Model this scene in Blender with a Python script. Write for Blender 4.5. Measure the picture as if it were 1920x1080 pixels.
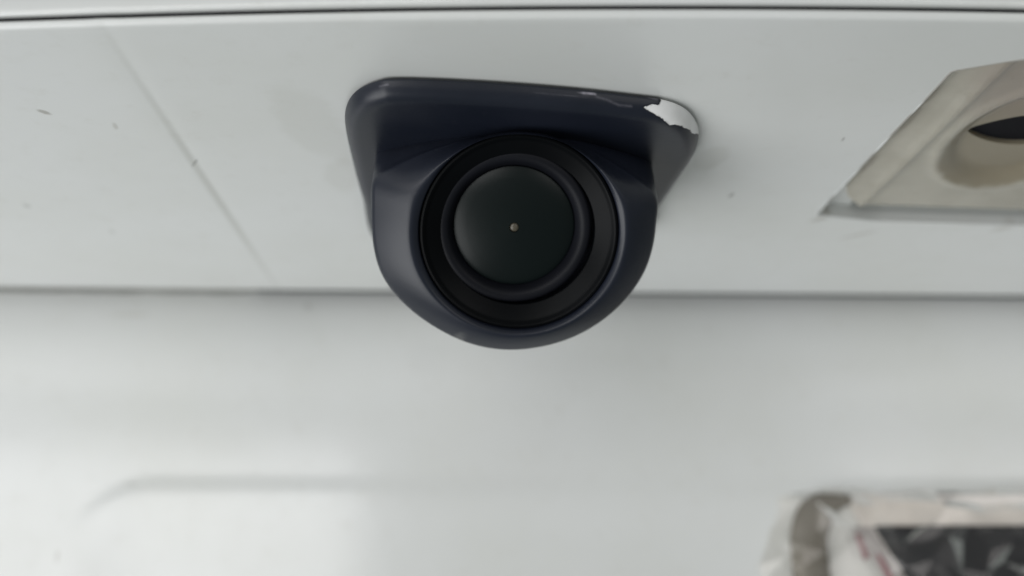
import bpy, bmesh, math, random
from mathutils import Vector, noise
random.seed(7)
for o in list(bpy.data.objects):
    bpy.data.objects.remove(o, do_unlink=True)
scene = bpy.context.scene
col = scene.collection
MM = 0.001

# ------------------------------------------------------------------ camera
PITCH = math.radians(18.0)
FPX = 2059.0
cam_data = bpy.data.cameras.new("camera")
cam = bpy.data.objects.new("camera", cam_data)
col.objects.link(cam)
cam_data.sensor_width = 36.0
cam_data.lens = FPX / 1920.0 * 36.0
cam_data.clip_start = 0.002
cam_data.clip_end = 50.0
cam.location = (0, 0, 0)
cam.rotation_euler = (math.radians(90) + PITCH, 0, 0)
cam_data.dof.use_dof = True
cam_data.dof.focus_distance = 0.0845
cam_data.dof.aperture_fstop = cam_data.lens / 2.3      # about a 2.3 mm wide phone aperture
scene.camera = cam

# ------------------------------------------------------------------ world + lamps (shade, light from the open side behind)
world = bpy.data.worlds.new("World")
scene.world = world
world.use_nodes = True
wbg = world.node_tree.nodes["Background"]
wbg.inputs[0].default_value = (0.90, 1.0, 0.97, 1)
wbg.inputs[1].default_value = 0.14


def area(name, loc, aim, sx, sy, power, colr):
    d = bpy.data.lights.new(name, 'AREA')
    d.shape = 'RECTANGLE'
    d.size, d.size_y = sx, sy
    d.energy = power
    d.color = colr
    o = bpy.data.objects.new(name, d)
    col.objects.link(o)
    o.location = loc
    o.rotation_euler = (Vector(aim) - Vector(loc)).to_track_quat('-Z', 'Y').to_euler()
    return o


area("open_side_light", (-1.10, -2.0, 0.0), (-1.10, 0, 0.0), 1.8, 0.76, 16, (1.0, 0.99, 0.985))
area("far_opening_light", (1.45, -2.0, 0.0), (1.45, 0, 0.0), 1.3, 0.76, 6.8, (1.0, 0.97, 0.96))
area("floor_bounce_light", (-0.48, -0.14, -0.40), (0.0, 0.1, 0.03), 0.60, 0.50, 3.5, (0.985, 0.995, 1.0))

scene.view_settings.view_transform = 'Standard'
scene.view_settings.look = 'None'
scene.view_settings.exposure = 0.16
scene.view_settings.gamma = 1.0
scene.view_settings.use_curve_mapping = False
scene.render.engine = 'CYCLES'
scene.render.resolution_x, scene.render.resolution_y = 1024, 576


# ------------------------------------------------------------------ pixel -> place helpers (millimetres)
def ray(u, v):
    x, y, z = (u - 960) / FPX, 1.0, -(v - 540) / FPX
    c, s = math.cos(PITCH), math.sin(PITCH)
    return Vector((x, y * c - z * s, y * s + z * c))


def onZ(u, v, Z):
    r = ray(u, v)
    return r * (Z / r.z)


def onY(u, v, Y):
    r = ray(u, v)
    return r * (Y / r.y)


def onPlane(u, v, P, n):
    r = ray(u, v)
    return r * (P.dot(n) / r.dot(n))


def lagr(pts, x):
    s = 0.0
    for i, (xi, yi) in enumerate(pts):
        t = yi
        for j, (xj, _) in enumerate(pts):
            if i != j:
                t *= (x - xj) / (xi - xj)
        s += t
    return s


def sstep(a, b, x):
    t = min(1.0, max(0.0, (x - a) / (b - a)))
    return t * t * (3 - 2 * t)


# ------------------------------------------------------------------ object helpers
def mesh_obj(name, verts, faces, mat, parent=None, angle=40, smooth=True):
    me = bpy.data.meshes.new(name)
    me.from_pydata([(x * MM, y * MM, z * MM) for x, y, z in verts], [], faces)
    bm = bmesh.new()
    bm.from_mesh(me)
    bmesh.ops.remove_doubles(bm, verts=bm.verts, dist=1e-7)
    bmesh.ops.recalc_face_normals(bm, faces=bm.faces)
    bm.to_mesh(me)
    bm.free()
    if smooth:
        me.shade_smooth()
        me.set_sharp_from_angle(angle=math.radians(angle))
    if mat:
        me.materials.append(mat)
    o = bpy.data.objects.new(name, me)
    col.objects.link(o)
    if parent:
        attach(o, parent)
    return o


def attach(o, parent):
    o.parent = parent
    o.matrix_parent_inverse = world_of(parent).inverted()


def world_of(o):
    from mathutils import Matrix
    m = Matrix.LocRotScale(o.location, o.rotation_euler, o.scale)
    if o.parent:
        m = world_of(o.parent) @ o.matrix_parent_inverse @ m
    return m


def thing(name, loc_mm, label, cat):
    o = bpy.data.objects.new(name, None)
    col.objects.link(o)
    o.empty_display_size = 0.005
    o.location = [c * MM for c in loc_mm]
    o["label"] = label
    o["category"] = cat
    return o


def loft(rings, cap0=True, cap1=True, closed=True):
    """rings: list of equally long lists of points -> verts, faces"""
    n = len(rings[0])
    verts = [tuple(p) for r in rings for p in r]
    faces = []
    for k in range(len(rings) - 1):
        for i in range(n if closed else n - 1):
            j = (i + 1) % n
            faces.append((k * n + i, k * n + j, (k + 1) * n + j, (k + 1) * n + i))
    if cap0:
        faces.append(tuple(range(n)))
    if cap1:
        faces.append(tuple((len(rings) - 1) * n + i for i in range(n)))
    return verts, faces


def spline(pts, per=8, closed=True):
    out = []
    n = len(pts)
    for i in range(n if closed else n - 1):
        if closed:
            p0, p1, p2, p3 = pts[i - 1], pts[i], pts[(i + 1) % n], pts[(i + 2) % n]
        else:
            p0, p1, p2, p3 = pts[max(i - 1, 0)], pts[i], pts[i + 1], pts[min(i + 2, n - 1)]
        for k in range(per):
            t = k / per
            out.append(0.5 * ((2 * p1) + (p2 - p0) * t + (2 * p0 - 5 * p1 + 4 * p2 - p3) * t * t
                              + (3 * p1 - p0 - 3 * p2 + p3) * t ** 3))
    if not closed:
        out.append(pts[-1])
    return out


def boolean(obj, cutter, op):
    m = obj.modifiers.new("cut", 'BOOLEAN')
    m.operation = op
    m.solver = 'EXACT'
    m.object = cutter
    bpy.context.view_layer.update()
    dg = bpy.context.evaluated_depsgraph_get()
    me = bpy.data.meshes.new_from_object(obj.evaluated_get(dg))
    obj.modifiers.clear()
    old = obj.data
    obj.data = me
    me.name = old.name
    bpy.data.objects.remove(cutter, do_unlink=True)


def round_poly(pts, radii, seg=6):
    """2D polygon with rounded corners"""
    out = []
    n = len(pts)
    for i in range(n):
        p, a, b = Vector(pts[i]), Vector(pts[i - 1]), Vector(pts[(i + 1) % n])
        r = radii[i]
        if r <= 0:
            out.append(p)
            continue
        da, db = (a - p).normalized(), (b - p).normalized()
        for k in range(seg + 1):
            t = k / seg
            q = (p + da * r) * (1 - t) ** 2 + p * 2 * t * (1 - t) + (p + db * r) * t * t
            out.append(q)
    return out


# ------------------------------------------------------------------ materials
def new_mat(name):
    m = bpy.data.materials.new(name)
    m.use_nodes = True
    nt = m.node_tree
    return m, nt, nt.nodes["Principled BSDF"]


def nd(nt, typ, **kw):
    n = nt.nodes.new(typ)
    for k, v in kw.items():
        setattr(n, k, v)
    return n


def math_n(nt, op, a, b=None, clamp=False):
    n = nd(nt, 'ShaderNodeMath', operation=op)
    n.use_clamp = clamp
    for i, x in enumerate((a, b)):
        if x is None:
            continue
        if isinstance(x, (int, float)):
            n.inputs[i].default_value = x
        else:
            nt.links.new(x, n.inputs[i])
    return n.outputs[0]


def pos_node(nt):
    return nd(nt, 'ShaderNodeNewGeometry').outputs['Position']


def noise_n(nt, vec, scale, detail=3, rough=0.55, dist=0.0):
    n = nd(nt, 'ShaderNodeTexNoise')
    n.inputs['Scale'].default_value = scale
    n.inputs['Detail'].default_value = detail
    n.inputs['Roughness'].default_value = rough
    n.inputs['Distortion'].default_value = dist
    nt.links.new(vec, n.inputs['Vector'])
    return n


def mix_col(nt, fac, a, b):
    n = nd(nt, 'ShaderNodeMix', data_type='RGBA')
    for sock, x in ((n.inputs[0], fac), (n.inputs[6], a), (n.inputs[7], b)):
        if isinstance(x, (int, float)):
            sock.default_value = x
        elif isinstance(x, tuple):
            sock.default_value = (*x, 1)
        else:
            nt.links.new(x, sock)
    return n.outputs[2]


def ramp(nt, val, lo, hi):
    n = nd(nt, 'ShaderNodeMapRange', interpolation_type='SMOOTHSTEP')
    n.inputs[1].default_value = lo
    n.inputs[2].default_value = hi
    nt.links.new(val, n.inputs[0])
    return n.outputs[0]


def mark_mask(nt, vec, centre, half, rotz=0.0, roty=0.0, soft=0.5, wob=0.35, wscale=900):
    """irregular ellipsoid mark at a place (mm), half sizes (mm)"""
    mp = nd(nt, 'ShaderNodeMapping', vector_type='TEXTURE')
    mp.inputs['Location'].default_value = [c * MM for c in centre]
    mp.inputs['Rotation'].default_value = (0, roty, rotz)
    mp.inputs['Scale'].default_value = [h * MM for h in half]
    nt.links.new(vec, mp.inputs['Vector'])
    ln = nd(nt, 'ShaderNodeVectorMath', operation='LENGTH')
    nt.links.new(mp.outputs[0], ln.inputs[0])
    nz = noise_n(nt, vec, wscale, 4, 0.65)
    d = math_n(nt, 'ADD', ln.outputs['Value'],
               math_n(nt, 'MULTIPLY', math_n(nt, 'SUBTRACT', nz.outputs[0], 0.5), wob * 2))
    r = ramp(nt, d, 1.0, max(0.02, 1.0 - soft))
    return r


def bump(nt, bsdf, height, strength, dist_mm, coat=False):
    b = nd(nt, 'ShaderNodeBump')
    b.inputs['Strength'].default_value = strength
    b.inputs['Distance'].default_value = dist_mm * MM
    nt.links.new(height, b.inputs['Height'])
    nt.links.new(b.outputs[0], bsdf.inputs['Normal'])
    if coat:
        nt.links.new(b.outputs[0], bsdf.inputs['Coat Normal'])


H = 40.0


def paint(name, base=(0.70, 0.712, 0.705), marks=(), coat=0.7, coat_r=0.09):
    m, nt, b = new_mat(name)
    p = pos_node(nt)
    n1 = noise_n(nt, p, 45, 4)
    c = mix_col(nt, ramp(nt, n1.outputs[0], 0.3, 0.75), base, tuple(x * f for x, f in zip(base, (0.95, 0.95, 0.93))))
    # fine dust film
    n2 = noise_n(nt, p, 420, 6, 0.7)
    c = mix_col(nt, math_n(nt, 'MULTIPLY', ramp(nt, n2.outputs[0], 0.52, 0.85), 0.20), c, (0.47, 0.45, 0.39))
    for (centre, half, rz, colr, strength, soft, wob, ws) in marks:
        k = mark_mask(nt, p, centre, half, rz, 0, soft, wob, ws)
        c = mix_col(nt, math_n(nt, 'MULTIPLY', k, strength), c, colr)
    nt.links.new(c, b.inputs['Base Color'])
    nt.links.new(math_n(nt, 'ADD', math_n(nt, 'MULTIPLY', n2.outputs[0], 0.25), 0.22), b.inputs['Roughness'])
    b.inputs['Coat Weight'].default_value = coat
    b.inputs['Coat Roughness'].default_value = coat_r
    w = noise_n(nt, p, 130, 2)
    bump(nt, b, w.outputs[0], 0.25, 0.05, True)
    return m


def plastic(name, base, rough, bump_s=0.15, scale=2500, spec=0.5):
    m, nt, b = new_mat(name)
    p = pos_node(nt)
    n1 = noise_n(nt, p, 160, 4)
    c = mix_col(nt, ramp(nt, n1.outputs[0], 0.3, 0.75), base, tuple(x * 1.35 for x in base))
    nt.links.new(c, b.inputs['Base Color'])
    n2 = noise_n(nt, p, scale, 3)
    nt.links.new(math_n(nt, 'ADD', math_n(nt, 'MULTIPLY', n1.outputs[0], 0.14), rough - 0.07), b.inputs['Roughness'])
    b.inputs['Specular IOR Level'].default_value = spec
    bump(nt, b, n2.outputs[0], bump_s, 0.02)
    return m


def at(u, v):
    return tuple(onZ(u, v, H))


specks = []
for (u, v, hx, hy, rz, s, colr) in [
        (82, 211, 0.42, 0.36, -0.75, 0.6, (0.17, 0.15, 0.11)),
        (216, 237, 0.3, 0.4, 0.2, 0.35, (0.25, 0.23, 0.18)),
        (365, 306, 0.17, 0.55, 0.5, 0.75, (0.12, 0.12, 0.12)),
        (50, 387, 0.5, 0.35, 0, 0.35, (0.2, 0.2, 0.18)),
        (210, 435, 0.35, 0.4, 0, 0.3, (0.2, 0.2, 0.18)),
        (1581, 261, 0.16, 0.26, 0, 0.5, (0.15, 0.14, 0.13)),
        (1371, 366, 0.26, 0.4, 0.2, 0.6, (0.13, 0.12, 0.11)),
        (1330, 300, 1.6, 3.2, 0.2, 0.18, (0.36, 0.35, 0.29)),
        (1610, 440, 0.5, 1.2, 0.9, 0.4, (0.28, 0.25, 0.2)),
        (1545, 408, 0.7, 1.0, 0.8, 0.5, (0.27, 0.24, 0.19)),
        (1880, 428, 0.9, 0.8, 0.8, 0.35, (0.28, 0.25, 0.2)),
        (585, 240, 3.0, 9.0, -0.15, 0.16, (0.40, 0.40, 0.34)),
        (640, 330, 2.0, 5.0, 0.1, 0.14, (0.36, 0.35, 0.29)),
]:
    big = hx > 1.5
    if hx == 0.6:
        continue
    specks.append((at(u, v), (hx, hy * 2.2 if not big else hy, 2.0), rz, colr, s, 0.45 if big else 0.7,
                   0.5 if big else 0.35, 180 if big else 1500))

# dirt settled along the crease
c0, c1 = Vector(at(203, 68)), Vector(at(530, 555))
cm = (c0 + c1) / 2
specks.append((tuple(cm), (0.66, (c1 - c0).length * 0.68, 2.0), -math.atan2(c1.x - c0.x, c1.y - c0.y), (0.33, 0.33, 0.29), 0.45, 0.95, 0.12, 300))
mat_overhang = paint("white_paint_overhang", marks=specks, coat=0.35, coat_r=0.2)
mat_upper = paint("white_paint_upper")
mat_dark = plastic("dark_gap", (0.006, 0.006, 0.008), 0.8, 0.0, 2500, 0.15)
mat_seal = plastic("grey_sealant", (0.20, 0.20, 0.185), 0.7, 0.4, 900)
mat_wall = paint("white_paint_recess", coat=0.95, coat_r=0.11, marks=[
    (tuple(onY(1570, 592, 126)), (3.2, 3, 1.0), 0, (0.42, 0.37, 0.24), 0.30, 0.6, 0.5, 200),
    (tuple(onY(240, 588, 126)), (3.6, 3, 0.5), 0, (0.42, 0.40, 0.33), 0.22, 0.6, 0.5, 300),
    (tuple(onY(575, 570, 126)), (0.9, 3, 0.7), 0, (0.30, 0.30, 0.28), 0.4, 0.7, 0.5, 500),
    (tuple(onY(238, 905, 125)), (1.4, 3, 0.22), 0, (0.20, 0.19, 0.17), 0.5, 0.7, 0.4, 500),
    (tuple(onY(557, 911, 125)), (0.5, 3, 0.35), 0, (0.25, 0.24, 0.23), 0.4, 0.7, 0.4, 500),
    (tuple(onY(100, 1043, 125)), (0.3, 3, 1.1), 0, (0.25, 0.22, 0.20), 0.4, 0.7, 0.4, 500),
    (tuple(onY(1490, 935, 125)), (5, 3, 1.4), 0, (0.40, 0.37, 0.28), 0.4, 0.7, 0.5, 250),
])

# ================================================================== the tailgate
tailgate = thing("tailgate", (0, 125, 0),
                 "white painted vehicle tailgate with overhang, plate recess and thin panel gaps", "tailgate")

LIPP = [(onZ(u, v, H).x, onZ(u, v, H).y) for u, v in ((0, 60), (1050, 37), (1920, 43))]
JUNP = [(onZ(u, v, H).x, onZ(u, v, H).y) for u, v in ((0, 541), (1920, 556))]


def lip_y(x):
    xx = max(-75, min(75, x))
    y = lagr(LIPP, xx)
    e = (lagr(LIPP, xx + .1) - lagr(LIPP, xx - .1)) / .2
    return y + e * (x - xx)


def jun_y(x):
    return lagr(JUNP, x)


# crease: a shallow seam running across the underside
CREASE = [onZ(u, v, H) for u, v in ((203, 66), (365, 306), (480, 480))]


def crease_x(y):
    return lagr([(p.y, p.x) for p in CREASE], y)


def under_z(x, y):
    d = x - crease_x(y)
    fade = 1 - 0.7 * sstep(88, 112, y)
    z = H + 0.03 * fade * math.exp(-(d / 0.8) ** 2)          # shallow groove
    z += 0.004 * max(0.0, -d)                             # outer part is turned up a little
    return z


R = 0.42
XS = []
x = -120.0
while x <= 130.0:
    XS.append(x)
    x += 0.28 if -50 < x < -15 else 1.0
NY = 90
verts, rings = [], []
for x in XS:
    yl, yj = lip_y(x), jun_y(x)
    r = [(x, yj, H + 3.0), (x, yj, H + 0.35), (x, yj - 0.1, H + 0.1 + under_z(x, yj) - H),
         (x, yj - 0.35, under_z(x, yj))]
    for k in range(1, NY + 1):
        y = (yj - 0.35) + (yl - yj + 0.35) * k / NY
        r.append((x, y, under_z(x, y)))
    zl = under_z(x, yl)
    for k in range(1, 7):
        a = k / 6 * math.pi / 2
        r.append((x, yl - R * math.sin(a), zl + R * (1 - math.cos(a))))
    r.append((x, yl - R, zl + R + 0.06))
    r.append((x, yl - R + 0.10, zl + R + 0.14))
    r.append((x, yl + 1.0, zl + R + 0.14))
    r.append((x, yl + 1.6, H + 3.0))
    rings.append(r)
v_, f_ = loft(rings)
overhang = mesh_obj("overhang_panel", v_, f_, mat_overhang, tailgate, 45)

# lamp opening cut through the overhang
OPEN = [onZ(u, v, H) for u, v in ((1528, 404), (1786, 133), (1935, 108), (2330, 118), (2240, 440), (1915, 424), (1640, 416))]
op2 = round_poly([(p.x, p.y) for p in OPEN], [0.35, 0.35, 1.5, 2, 3, 0, 1.0])
v_, f_ = loft([[(p.x, p.y, H - 3) for p in op2], [(p.x, p.y, H + 8) for p in op2]])
boolean(overhang, mesh_obj("cutter", v_, f_, None, smooth=False), 'DIFFERENCE')
overhang.data.shade_smooth()
overhang.data.set_sharp_from_angle(angle=math.radians(35))
overhang.data.materials.clear()
overhang.data.materials.append(mat_overhang)

lip = []
nlp = len(op2)
for i in range(nlp):
    t = (Vector(op2[(i + 1) % nlp]) - Vector(op2[i - 1])).normalized()
    nn = Vector((-t.y, t.x))
    w = 0.16 + 0.05 * noise.noise(Vector((i * 0.9, 3, 1)))
    c_ = Vector(op2[i])
    lip.append([(c_.x + nn.x * w * math.cos(a), c_.y + nn.y * w * math.cos(a), H + 0.10 + w * math.sin(a)) for a in [2 * math.pi * k / 8 for k in range(8)]])
v_, f_ = loft(lip + [lip[0]], False, False)
mat_lip = paint("white_paint_grimy_edge", coat=0.2, coat_r=0.3, marks=[
    (at(u, v), (hx, hy, 3), 0.5, (0.16, 0.13, 0.10), k * 0.75, 0.6, 0.5, 350) for u, v, hx, hy, k in
    ((1690, 232, 3.0, 4.0, 0.9), (1755, 165, 3.0, 3.5, 0.8), (1625, 302, 2.2, 2.8, 0.8), (1860, 118, 5.0, 4.0, 0.7), (1560, 372, 0.8, 1.2, 0.6))])
mesh_obj("opening_lip", v_, f_, mat_lip, tailgate, 60)

# upper skin above the overhang
rings = []
for i in range(126):
    x = -120 + 2.0 * i
    y = lip_y(x) - R - 0.02
    zb = under_z(x, lip_y(x)) + R + 0.60
    r = [(x, y + 1.6, zb)]
    r += [(x, y + 0.25, zb), (x, y + 0.08, zb + 0.07), (x, y, zb + 0.25)]
    r += [(x, y - 0.02 * k, zb + 0.25 + k * 2.0) for k in range(1, 12)]
    r += [(x, y + 1.6, zb + 22.5)]
    rings.append(r)
v_, f_ = loft(rings)
mesh_obj("upper_panel", v_, f_, mat_upper, tailgate, 45)
# dark rubber strip deep in the upper gap
rings = []
for i in range(51):
    x = -120 + 5.0 * i
    y = lip_y(x) + 0.0
    zb = under_z(x, lip_y(x)) + R + 0.15
    rings.append([(x, y, zb), (x, y + 0.5, zb), (x, y + 0.5, zb + 0.44), (x, y, zb + 0.44)])
v_, f_ = loft(rings)
mesh_obj("gap_strip", v_, f_, mat_dark, tailgate)

# plate recess panel (the upright skin behind), with a raised seat pressed into it
CX0, CZ0 = onY(92, 1080, 126).x, onY(600, 908, 126).z
GAP = 2.5


def wall_y(x, z):
    y = jun_y(x) + GAP
    # rounded seat: inside for x > CX0 and z < CZ0, corner radius 11 mm
    r = 11.0
    qx, qz = (CX0 + r) - x, z - (CZ0 - r)
    d = math.hypot(max(qx, 0), max(qz, 0)) + min(max(qx, qz), 0) - r
    y -= 0.075 * sstep(1.3, -1.3, d)
    y += 0.045 * max(0.0, -d - 0.5) * sstep(0, 6, -d)
    # soft roll of the skin towards the junction
    y += 0.5 * sstep(34, 43, z)
    return y


XW = [-120 + 0.8 * i for i in range(313)]
ZW = [H + 6 - 0.6 * k for k in range(126)]
front = [[(x, wall_y(x, z), z) for z in ZW] for x in XW]
rings = [c + [(c[-1][0], jun_y(c[0][0]) + 5, ZW[-1]), (c[0][0], jun_y(c[0][0]) + 5, ZW[0])] for c in front]
v_, f_ = loft(rings)
recess = mesh_obj("plate_recess_panel", v_, f_, mat_wall, tailgate, 45)
# back of the gap above the junction: dark cavity floor
v_, f_ = loft([[(x, jun_y(x) + 0.05, H + 0.8), (x, jun_y(x) + GAP + 1.2, H + 0.8), (x, jun_y(x) + GAP + 1.2, H + 3.0),
                (x, jun_y(x) + 0.05, H + 3.0)] for x in (-119, 0, 129)])
mesh_obj("cavity_strip", v_, f_, mat_dark, tailgate)
# sealant bead smeared in the left part of the gap
rings = []
xe = onZ(540, 548, H).x
for i in range(91):
    x = -119 + (xe + 119) * i / 90
    e = sstep(1.0, 0.93, i / 90)
    z0 = H + 0.55 + 0.18 * noise.noise(Vector((x * 0.35, 0, 0))) + (1 - e) * 1.2
    y0 = jun_y(x) + 0.05
    rings.append([(x, y0, z0), (x, y0 + GAP * 0.5, z0 - 0.15), (x, y0 + GAP + 0.6, z0 - 0.05),
                  (x, y0 + GAP + 0.6, z0 + 0.4), (x, y0, z0 + 0.4)])
v_, f_ = loft(rings)
mesh_obj("sealant_bead", v_, f_, mat_seal, tailgate, 60)

# ================================================================== the plate lamp in its opening
lamp = thing("plate_lamp", tuple(onZ(1800, 300, H + 2)),
             "yellowed beige lamp housing with dark slot, sunk in a slanted opening of the overhang", "lamp")
HZ = H + 0.55
m_house, nt, b = new_mat("aged_beige_plastic")
p = pos_node(nt)
n1 = noise_n(nt, p, 140, 5, 0.6)
c = mix_col(nt, ramp(nt, n1.outputs[0], 0.3, 0.7), (0.45, 0.43, 0.37), (0.37, 0.35, 0.295))
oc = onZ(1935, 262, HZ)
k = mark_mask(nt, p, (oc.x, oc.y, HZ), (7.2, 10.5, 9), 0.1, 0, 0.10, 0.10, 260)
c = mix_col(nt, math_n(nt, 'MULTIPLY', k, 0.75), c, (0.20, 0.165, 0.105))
pc = onZ(2000, 130, HZ)
k = mark_mask(nt, p, (pc.x, pc.y, HZ), (8, 12, 9), 0, 0, 0.5, 0.2, 200)
c = mix_col(nt, math_n(nt, 'MULTIPLY', k, 0.6), c, (0.27, 0.22, 0.19))
EDX, EDY = [(onZ(1786, 133, H) - onZ(1528, 404, H))[i] for i in (0, 1)]
for (u, v, L) in ((1700, 222, 3.4), (1625, 303, 2.6), (1745, 172, 2.4)):
    q = onZ(u, v, HZ + 0.9)
    k = mark_mask(nt, p, (q.x, q.y, q.z), (0.42, L, 3), -math.atan2(EDX, EDY), 0, 0.6, 0.5, 700)
    c = mix_col(nt, math_n(nt, 'MULTIPLY', k, 0.35), c, (0.12, 0.09, 0.06))
n2 = noise_n(nt, p, 600, 5, 0.65)
c = mix_col(nt, math_n(nt, 'MULTIPLY', ramp(nt, n2.outputs[0], 0.55, 0.8), 0.35), c, (0.22, 0.19, 0.14))
nt.links.new(c, b.inputs['Base Color'])
b.inputs['Roughness'].default_value = 0.38
b.inputs['Subsurface Weight'].default_value = 0.25
b.inputs['Subsurface Radius'].default_value = (1.2, 1.0, 0.7)
b.inputs['Subsurface Scale'].default_value = 0.0012
bump(nt, b, n2.outputs[0], 0.25, 0.04)

# heightfield of the housing seen from below; cut by its rounded outline
E0, E1 = onZ(1528, 404, H), onZ(1786, 133, H)
ed = Vector((E1.x - E0.x, E1.y - E0.y)).normalized()
en = Vector((-ed.y, ed.x))
if en.x < 0:
    en = -en


def house_z(x, y):
    d = Vector((x - E0.x, y - E0.y)).dot(en)
    z = HZ + 0.1
    z += 2.2 * sstep(3.6, -1.5, d) * 0.55 - 0.35 * math.exp(-((d - 3.9) / 0.55) ** 2)
    q = math.hypot((x - oc.x) / 6.6, (y - oc.y) / 9.2)
    z += 0.8 * sstep(1.02, 0.78, q) - 0.28 * math.exp(-((q - 1.10) / 0.07) ** 2)
    return z


X0, X1, Y0, Y1 = E0.x - 4, E0.x + 42, 66.0, 108.0
NX, NYh = 130, 120
top = []
rings = []
for i in range(NX + 1):
    x = X0 + (X1 - X0) * i / NX
    r = [(x, Y0 + (Y1 - Y0) * k / NYh, house_z(x, Y0 + (Y1 - Y0) * k / NYh)) for k in range(NYh + 1)]
    r += [(x, Y1, H + 7), (x, Y0, H + 7)]
    rings.append(r)
v_, f_ = loft(rings)
housing = mesh_obj("housing", v_, f_, m_house, lamp, 50)
OUT = [onZ(u, v, HZ) for u, v in ((1568, 383), (1790, 122), (1935, 98), (2330, 103), (2240, 404), (1915, 394))]
o2 = round_poly([(p.x, p.y) for p in OUT], [4.2, 1, 1, 2, 3, 0], 10)
v_, f_ = loft([[(p.x, p.y, H - 3) for p in o2], [(p.x, p.y, H + 6) for p in o2]])
cutter = mesh_obj("cutter", v_, f_, None, smooth=False)
boolean(housing, cutter, 'INTERSECT')
# slot through the housing
sc = onZ(1935, 243, HZ + 0.9)
sl = [(sc.x + 5.4 * math.cos(a) * (1.0), sc.y + 2.9 * math.sin(a) * (1 - 0.45 * max(0, -math.cos(a)) ** 2)) for a in
      [2 * math.pi * i / 40 for i in range(40)]]
v_, f_ = loft([[(x, y, H - 3) for x, y in sl], [(x, y, H + 5.5) for x, y in sl]])
boolean(housing, mesh_obj("cutter", v_, f_, None, smooth=False), 'DIFFERENCE')
housing.data.shade_smooth()
housing.data.set_sharp_from_angle(angle=math.radians(50))
housing.data.materials.clear()
housing.data.materials.append(m_house)
v_, f_ = loft([[(sc.x + (x - sc.x) * 1.08, sc.y + (y - sc.y) * 1.08, z) for x, y in sl] for z in (HZ + 1.35, HZ + 3.0)])
mesh_obj("bulb_socket", v_, f_, mat_dark, lamp)
# back rim of the sheet metal round the opening: narrow white return flange on the far side
FL = [onZ(u, v, H + 0.6) for u, v in ((1545, 396), (1600, 404), (1915, 414), (2240, 428))]
v_, f_ = loft([[(p.x, p.y + 0.35, H + 0.5), (p.x, p.y + 1.6, H + 0.5), (p.x, p.y + 1.6, H + 4), (p.x, p.y + 0.35, H + 4)] for p in FL])
mesh_obj("return_flange", v_, f_, mat_upper, tailgate)
TR = [onZ(u, v, H + 1.5) for u, v in ((1500, 392), (1640, 250), (1640, 330), (1590, 388))]
v_, f_ = loft([[(q.x, q.y, H + z) for q in TR] for z in (1.5, 2.4)])
mesh_obj("corner_flange", v_, f_, mat_upper, tailgate)

# ================================================================== the reversing camera
rc = thing("reversing_camera", tuple(onZ(960, 300, H)),
           "black dome-faced reversing camera on chipped rounded bracket under the white overhang", "camera")

PT = 1.65
m_body, nt, b = new_mat("satin_black_plastic")
p = pos_node(nt)
n1 = noise_n(nt, p, 120, 4)
c = mix_col(nt, ramp(nt, n1.outputs[0], 0.3, 0.75), (0.0085, 0.0112, 0.0195), (0.012, 0.0148, 0.025))
n2 = noise_n(nt, p, 700, 6, 0.7)
c = mix_col(nt, math_n(nt, 'MULTIPLY', ramp(nt, n2.outputs[0], 0.60, 0.85), 0.20), c, (0.10, 0.10, 0.11))
for (u, v, hx, hz) in ((868, 641, 0.9, 0.35), (985, 652, 1.1, 0.30), (812, 612, 0.4, 0.3)):
    q = onZ(u, v, 24.2)
    k = mark_mask(nt, p, tuple(q), (hx, 3.5, hz), 0, 0, 0.8, 0.6, 900)
    c = mix_col(nt, math_n(nt, 'MULTIPLY', k, 0.35), c, (0.20, 0.20, 0.19))
nt.links.new(c, b.inputs['Base Color'])
nt.links.new(math_n(nt, 'ADD', math_n(nt, 'MULTIPLY', n1.outputs[0], 0.16), 0.30), b.inputs['Roughness'])
n3 = noise_n(nt, p, 2000, 4)
bump(nt, b, n3.outputs[0], 0.28, 0.025)
b.inputs['Specular IOR Level'].default_value = 0.42

# bracket: the same black with the coat chipped off one corner and scuffs along the edge
m_br = m_body.copy()
m_br.name = "satin_black_chipped"
nt = m_br.node_tree
b = nt.nodes["Principled BSDF"]
p = pos_node(nt)
old = b.inputs['Base Color'].links[0].from_socket
at_ = nd(nt, 'ShaderNodeAttribute', attribute_name="chip")
nz = noise_n(nt, p, 1500, 4, 0.7)
nz2 = noise_n(nt, p, 420, 2, 0.5)
dch = math_n(nt, 'ADD', math_n(nt, 'ADD', at_.outputs['Fac'], math_n(nt, 'MULTIPLY', math_n(nt, 'SUBTRACT', nz.outputs[0], 0.5), 9.0)),
             math_n(nt, 'MULTIPLY', math_n(nt, 'SUBTRACT', nz2.outputs[0], 0.5), 10.0))
k1 = ramp(nt, dch, 0.9, -0.9)
chc = mix_col(nt, ramp(nt, nz2.outputs[0], 0.35, 0.7), (0.86, 0.86, 0.86), (0.78, 0.78, 0.77))
c = mix_col(nt, k1, old, chc)
as_ = nd(nt, 'ShaderNodeAttribute', attribute_name="scuff")
ns = noise_n(nt, p, 2200, 4, 0.75)
k2 = math_n(nt, 'MULTIPLY', as_.outputs['Fac'], ramp(nt, ns.outputs[0], 0.15, 0.6))
c = mix_col(nt, k2, c, (0.42, 0.40, 0.46))
nt.links.new(c, b.inputs['Base Color'])
bp = nd(nt, 'ShaderNodeBump')
bp.inputs['Strength'].default_value = 0.8
bp.inputs['Distance'].default_value = 0.12 * MM
bp.invert = True
nt.links.new(ramp(nt, dch, 2.5, -2.5), bp.inputs['Height'])
nt.links.new(b.inputs['Normal'].links[0].from_socket, bp.inputs['Normal'])
nt.links.new(bp.outputs[0], b.inputs['Normal'])


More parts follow.
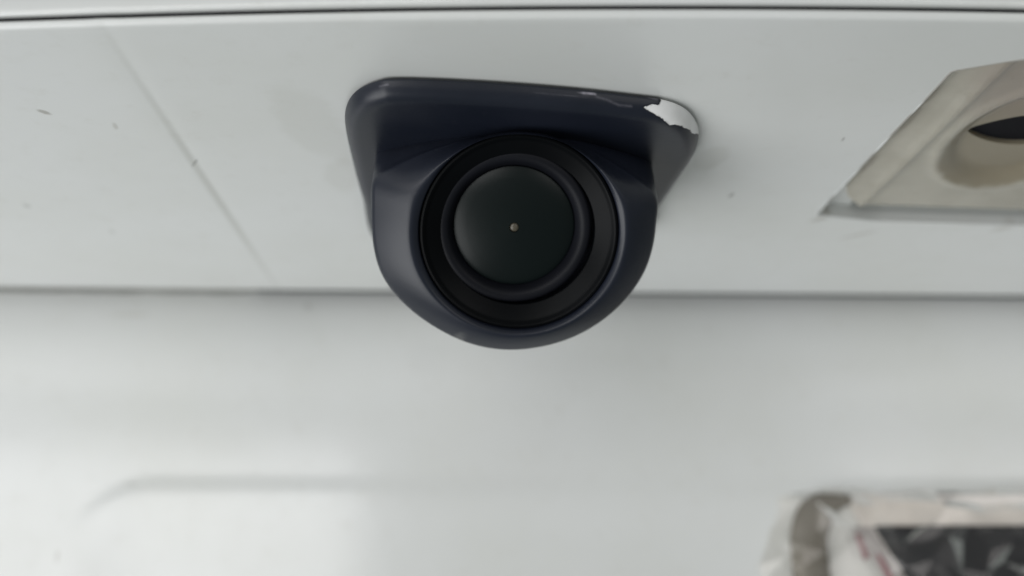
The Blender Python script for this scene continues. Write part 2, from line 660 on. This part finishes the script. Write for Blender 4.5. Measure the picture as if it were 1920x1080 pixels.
def project(P):
    c_, s_ = math.cos(PITCH), math.sin(PITCH)
    f = P.y * c_ + P.z * s_
    up = -P.y * s_ + P.z * c_
    return (960 + FPX * P.x / f, 540 - FPX * up / f)


CHIP = [(1239, 182), (1259, 184), (1278, 192), (1294, 205), (1306, 220), (1312, 234), (1313, 252), (1304, 251), (1289, 242), (1265, 235), (1255, 235),
        (1239, 221), (1222, 211), (1208, 201), (1222, 196), (1236, 197), (1240, 189)]
SCUFF = [([(1090, 174), (1114, 176)], 3.4, 0.9), ([(1000, 174), (1040, 178), (1100, 181)], 1.8, 0.10),
         ([(1118, 181), (1140, 188), (1160, 197), (1183, 199)], 3.6, 0.16), ([(1215, 181), (1232, 186)], 3.5, 0.3), ([(712, 162), (728, 158)], 2.5, 0.3)]


def seg_d(px, a, b_):
    ax, ay = a
    bx, by = b_
    dx, dy = bx - ax, by - ay
    t = max(0, min(1, ((px[0] - ax) * dx + (px[1] - ay) * dy) / (dx * dx + dy * dy + 1e-9)))
    return math.hypot(px[0] - ax - t * dx, px[1] - ay - t * dy)


def poly_sd(px, poly):
    ins = False
    d = 1e9
    for i in range(len(poly)):
        a, b_ = poly[i - 1], poly[i]
        d = min(d, seg_d(px, a, b_))
        if (a[1] > px[1]) != (b_[1] > px[1]) and px[0] < (b_[0] - a[0]) * (px[1] - a[1]) / (b_[1] - a[1]) + a[0]:
            ins = not ins
    return -d if ins else d


PLpx = [(708, 440), (680, 360), (661, 290), (648, 228), (650, 193), (667, 166), (702, 148), (750, 142), (900, 148), (1060, 160),
        (1180, 173), (1245, 182), (1285, 199), (1306, 226), (1309, 254), (1299, 278), (1270, 322), (1236, 374), (1212, 420)]
pl = [onZ(u, v, H) for u, v in PLpx]
pl = [Vector((p.x, p.y)) for p in pl]
back = [Vector((7.5, 107.5)), Vector((0, 109)), Vector((-7.5, 108))]
plo = spline(pl + back, 20)
NP = len(plo)
area2 = sum(plo[i - 1].x * plo[i].y - plo[i].x * plo[i - 1].y for i in range(NP))
sg = 1 if area2 > 0 else -1


def inset(o, d):
    out = []
    n = len(o)
    for i in range(n):
        t = (o[(i + 1) % n] - o[i - 1]).normalized()
        nrm = Vector((-t.y, t.x)) * sg
        out.append(o[i] + nrm * d)
    return out


rings = []
PROF = [(0.55, 0.0), (0.5, 0.16), (0.06, 0.22), (0.0, 0.34), (0.06, 0.60), (0.20, 0.95), (0.42, 1.28), (0.72, 1.50), (1.1, 1.62), (1.45, PT)]
PR2 = spline([Vector(q) for q in PROF], 4, False)
for d, z in PR2:
    o_ = inset(plo, d)
    rings.append([(q.x, q.y, H - z) for q in o_])
cen = Vector((0, 92))
rim = inset(plo, 1.45)
for t in (0.97, 0.94, 0.90, 0.86, 0.8, 0.5):
    rings.append([(cen.x + (q.x - cen.x) * t, cen.y + (q.y - cen.y) * t, H - PT) for q in rim])
v_, f_ = loft(rings)
br = mesh_obj("bracket", v_, f_, m_br, rc, 50)
ac = br.data.attributes.new("chip", 'FLOAT', 'POINT')
as2 = br.data.attributes.new("scuff", 'FLOAT', 'POINT')
for i, vtx in enumerate(br.data.vertices):
    P = vtx.co / MM
    px = project(P)
    near = P.y < 90 and P.z < H - 0.02
    ac.data[i].value = poly_sd(px, CHIP) if near and 1150 < px[0] < 1360 else 60.0
    sv = 0.0
    if near:
        for ln, w, k in SCUFF:
            for q0, q1 in zip(ln, ln[1:]):
                sv = max(sv, k * max(0.0, 1 - seg_d(px, q0, q1) / w))
    as2.data[i].value = sv

# face plane of the body
BETA = math.radians(33)
NRM = Vector((0.035, -math.cos(BETA), -math.sin(BETA))).normalized()
AP = onZ(965, 250, H - PT + 0.15)
EX = Vector((0, 0, 1)).cross(NRM)
EX = -EX if EX.x < 0 else EX
EX.normalize()
EU = NRM.cross(EX)
if EU.z < 0:
    EU = -EU
FC = onPlane(972, 441, AP, NRM)
FApx = [(697, 332), (696, 365), (696, 420), (701, 470), (716, 518), (748, 562), (803, 607), (874, 643), (950, 657), (1030, 648), (1100, 621),
        (1160, 577), (1204, 521), (1225, 465), (1232, 410), (1235, 370), (1205, 340), (1155, 308), (1100, 278), (1040, 259), (965, 252), (885, 260),
        (800, 284), (735, 312)]
fa = []
for u, v in FApx:
    q = onPlane(u, v, AP, NRM) - FC
    fa.append(Vector((q.dot(EX), q.dot(EU))))
fo = spline(fa, 12)
polar = sorted([(math.atan2(q.y, q.x), q.length) for q in fo])


def r_out(a):
    a = (a + math.pi) % (2 * math.pi) - math.pi
    pr = [(polar[-1][0] - 2 * math.pi, polar[-1][1])] + polar + [(polar[0][0] + 2 * math.pi, polar[0][1])]
    for i in range(len(pr) - 1):
        if pr[i][0] <= a <= pr[i + 1][0]:
            t = (a - pr[i][0]) / max(1e-9, pr[i + 1][0] - pr[i][0])
            return pr[i][1] * (1 - t) + pr[i + 1][1] * t
    return pr[0][1]


NA = 192
ANG = [2 * math.pi * i / NA for i in range(NA)]
RO = [r_out(a) for a in ANG]
for _ in range(5):
    RO = [0.25 * RO[i - 1] + 0.5 * RO[i] + 0.25 * RO[(i + 1) % NA] for i in range(NA)]
RB = 8.15


def fpt(a, r, d):
    return FC + EX * (r * math.cos(a)) + EU * (r * math.sin(a)) + NRM * d


DH = 2.1
BC = onPlane(974, 441, AP + NRM * DH, NRM)      # centre of the bezel, in front of the outline plane
RB = 190.0 / FPX * (BC.y * math.cos(PITCH) + BC.z * math.sin(PITCH))
rings = []
EXTR = Vector((0, 0.5, 0.866))
ZT = H - PT + 0.5
for s in (1.0, 0.6, 0.25):
    ring = []
    for a, ro in zip(ANG, RO):
        q = fpt(a, ro, -0.25)
        L = max(0.02, (ZT - q.z) / EXTR.z)
        ring.append(q + EXTR * (L * s))
    rings.append(ring)
for t in [0, .012, .03, .06, .10, .15, .2, .26, .32, .38, .44, .5, .56, .62, .68, .74, .80, .85, .90, .94, .97, 1.0]:
    ring = []
    for a, ro in zip(ANG, RO):
        up = sstep(0.25, 0.95, math.sin(a))
        convex = 1 - (1 - t) ** 1.45
        ess = t * t * (3 - 2 * t)
        h = DH * (convex * (1 - up) + ess * up) * (1.0)
        h -= 0.60 * sstep(0.72, 1.06, t) ** 2          # rolls over into the bezel
        h -= 0.25 * (1 - min(1, t / 0.06)) ** 2          # small edge radius
        c_ = (FC) * (1 - t) + (BC - NRM * DH) * t
        r = ro * (1 - t) + RB * t
        ring.append(c_ + EX * (r * math.cos(a)) + EU * (r * math.sin(a)) + NRM * h)
    rings.append(ring)
rings.append([BC + EX * (RB * math.cos(a)) + EU * (RB * math.sin(a)) - NRM * 4.2 for a in ANG])
v_, f_ = loft(rings, True, True)
mesh_obj("body", v_, f_, m_body, rc, 60)
K = RB / 8.15


def bpt(a, r, d):
    return BC + EX * (K * r * math.cos(a)) + EU * (K * r * math.sin(a)) + NRM * (d + 1.05)


def lathe(name, prof, mat, parent, off=(0, 0), seg=96, cap=False, angle=40):
    rr = [[bpt(a, r, d) + EX * off[0] + EU * off[1] for a in [2 * math.pi * i / seg for i in range(seg)]] for r, d in prof]
    v_, f_ = loft(rr, False, cap)
    return mesh_obj(name, v_, f_, mat, parent, angle)


m_bez = plastic("black_bezel", (0.002, 0.0024, 0.003), 0.42, 0.08, 2600, 0.09)
m_bar = plastic("black_barrel", (0.0050, 0.0055, 0.008), 0.48, 0.05, 2600, 0.16)
bezel = lathe("bezel", [(8.12, -3.3), (8.12, -1.95), (8.02, -1.78), (7.85, -1.74), (7.7, -1.82), (7.6, -1.98), (7.4, -2.08), (6.9, -2.35),
                        (6.3, -2.75), (6.25, -3.3)], m_bez, rc)
barrel = lathe("lens_barrel", [(6.35, -3.3), (6.3, -2.85), (6.1, -2.72), (5.8, -2.68), (5.55, -2.76), (5.35, -2.95), (5.18, -3.25), (5.02, -3.6), (4.9, -3.9), (4.6, -3.95)],
               m_bar, rc, (-0.35, 0.25), angle=60)
m_lens, nt, b = new_mat("dark_lens_glass")
b.inputs['Base Color'].default_value = (0.004, 0.007, 0.007, 1)
b.inputs['Roughness'].default_value = 0.34
b.inputs['Specular IOR Level'].default_value = 0.2
lens = lathe("lens", [(4.95, -3.45), (4.6, -3.30), (3.9, -3.14), (3.0, -2.98), (1.6, -2.83), (0.42, -2.78), (0.36, -2.95)], m_lens, rc, (-0.35, 0.25), cap=True, angle=60)
m_pup, nt, b = new_mat("amber_lens_core")
b.inputs['Base Color'].default_value = (0.085, 0.075, 0.055, 1)
b.inputs['Roughness'].default_value = 0.3
lathe("lens_core", [(0.36, -2.92), (0.30, -2.85), (0.18, -2.80), (0.04, -2.78)], m_pup, lens, (-0.35, 0.25), 24, True, 60)
# ================================================================== number plate and its plastic film
PLY = jun_y(35) + GAP - 0.075 + 0.25          # back of the plate rests on the raised seat


def py(u, v, off):
    return onY(u, v, PLY - off)


plate = thing("number_plate", tuple(py(1750, 1300, 0)),
              "pale plate with dark navy field and red edge stripes wrapped in crinkled film", "number plate")
m_cream = plastic("pale_board", (0.66, 0.62, 0.59), 0.45, 0.2, 500)
m_navy = plastic("navy_field", (0.006, 0.0065, 0.010), 0.4, 0.1, 800, 0.25)
m_red = plastic("red_stripe", (0.17, 0.035, 0.05), 0.4, 0.1, 800)
m_tan = plastic("grey_tan_edge", (0.17, 0.155, 0.13), 0.5, 0.3, 500)


def slab(name, px, back, front, mat, parent, bev=0.15, rad=None):
    pts = [py(u, v, back) for u, v in px]
    p2 = [(q.x, q.z) for q in pts]
    p2 = round_poly(p2, rad or [0] * len(p2))
    n = len(p2)
    cx = sum(q[0] for q in p2) / n
    cz = sum(q[1] for q in p2) / n

    def sc(q, d):
        v = Vector((cx - q[0], cz - q[1]))
        return (q[0] + v.normalized().x * d, q[1] + v.normalized().y * d)
    rr = []
    for d, o in ((0, back), (0, front - bev), (bev, front)):
        rr.append([(sc(q, d)[0], PLY - o, sc(q, d)[1]) for q in p2])
    v_, f_ = loft(rr)
    return mesh_obj(name, v_, f_, mat, parent, 30)


slab("backing_board", [(1582, 931), (2400, 928), (2400, 1500), (1905, 1500)], -0.1, 1.0, m_cream, plate, 0.2, [0.6, 2, 2, 1])
slab("dark_field", [(1636, 986), (2360, 984), (2360, 1450), (1930, 1450)], 0.95, 1.25, m_navy, plate, 0.1, [0.4, 1, 1, 1])
slab("side_strip", [(1598, 988), (1634, 988), (1925, 1450), (1890, 1450)], 0.95, 1.08, plastic("grey_strip", (0.30, 0.28, 0.28), 0.4, 0.2, 500), plate, 0.03)
slab("red_stripe", [(1602, 1000), (1612, 1003), (1630, 1046), (1620, 1050)], 1.05, 1.2, m_red, plate, 0.03)
slab("red_stripe", [(1642, 1040), (1650, 1040), (1690, 1110), (1676, 1110)], 1.05, 1.2, m_red, plate, 0.03)
# rolled grey-tan edge moulding bending round the corner
path = [py(u, v, 0.5) for u, v in ((1592, 937), (1560, 944), (1535, 958), (1520, 985), (1516, 1020), (1522, 1080), (1530, 1160), (1540, 1300), (1550, 1450))]
path = spline(path, 6, False)
rings = []
for i, q in enumerate(path):
    t = (path[min(i + 1, len(path) - 1)] - path[max(i - 1, 0)]).normalized()
    s = t.cross(Vector((0, 1, 0))).normalized()
    w = 0.6 + 1.5 * sstep(0, 14, i)
    rings.append([q + s * (w * math.cos(a)) + Vector((0, -1, 0)) * (0.75 * math.sin(a)) + Vector((0, -0.15, 0)) for a in [2 * math.pi * k / 16 for k in range(16)]])
v_, f_ = loft(rings)
mesh_obj("edge_moulding", v_, f_, m_tan, plate, 60)

# film: one crinkled sheet with folded border, hanging a little in front of the plate
film_m, nt, b = new_mat("clear_crinkled_film")
nt.nodes.remove(b)
tr = nd(nt, 'ShaderNodeBsdfTransparent')
tr.inputs[0].default_value = (0.93, 0.92, 0.90, 1)
gl = nd(nt, 'ShaderNodeBsdfGlossy')
gl.inputs[0].default_value = (1, 0.98, 0.96, 1)
gl.inputs['Roughness'].default_value = 0.22
df = nd(nt, 'ShaderNodeBsdfDiffuse')
df.inputs[0].default_value = (0.8, 0.78, 0.75, 1)
lw = nd(nt, 'ShaderNodeFresnel')
lw.inputs[0].default_value = 1.5
pz = pos_node(nt)
nf = noise_n(nt, pz, 160, 3, 0.6, 0.6)
m1 = nd(nt, 'ShaderNodeMixShader')
nt.links.new(math_n(nt, 'MULTIPLY', lw.outputs[0], 1.35, True), m1.inputs[0])
nt.links.new(tr.outputs[0], m1.inputs[1])
nt.links.new(gl.outputs[0], m1.inputs[2])
m2 = nd(nt, 'ShaderNodeMixShader')
nt.links.new(math_n(nt, 'MULTIPLY', ramp(nt, nf.outputs[0], 0.55, 0.8), 0.12), m2.inputs[0])
nt.links.new(m1.outputs[0], m2.inputs[1])
nt.links.new(df.outputs[0], m2.inputs[2])
nt.links.new(m2.outputs[0], nt.nodes['Material Output'].inputs['Surface'])
F0, F1 = py(1430, 920, 0), py(2420, 1500, 0)


rnd = random.Random(11)
NXf, NZf = 24, 16
vs, fs = [], []
for i in range(NXf + 1):
    for k in range(NZf + 1):
        t = k / NZf
        ji, jk = (rnd.uniform(-.42, .42), rnd.uniform(-.42, .42)) if 0 < i < NXf and 0 < k < NZf else (rnd.uniform(-.15, .15), rnd.uniform(-.15, .15))
        # folds run mostly downwards and to the side
        x = F0.x + (F1.x - F0.x) * (i + ji + 0.35 * math.sin(k * 1.1)) / NXf
        z = F0.z + (F1.z - F0.z) * (k + jk) / NZf
        eb = min(1.0, i / 2.5, k / 1.2)
        y = PLY - 0.12 - 1.55 * eb - rnd.uniform(0.0, 1.0) ** 2 * 0.75 * eb
        vs.append((x, y, z))
for i in range(NXf):
    for k in range(NZf):
        a = i * (NZf + 1) + k
        q = (a, a + 1, a + NZf + 2, a + NZf + 1)
        if rnd.random() < 0.5:
            fs += [(q[0], q[1], q[2]), (q[0], q[2], q[3])]
        else:
            fs += [(q[0], q[1], q[3]), (q[1], q[2], q[3])]
film = mesh_obj("plastic_film", vs, fs, film_m, None, smooth=False)
film["label"] = "crinkled clear plastic film wrapped over the number plate"
film["category"] = "plastic film"
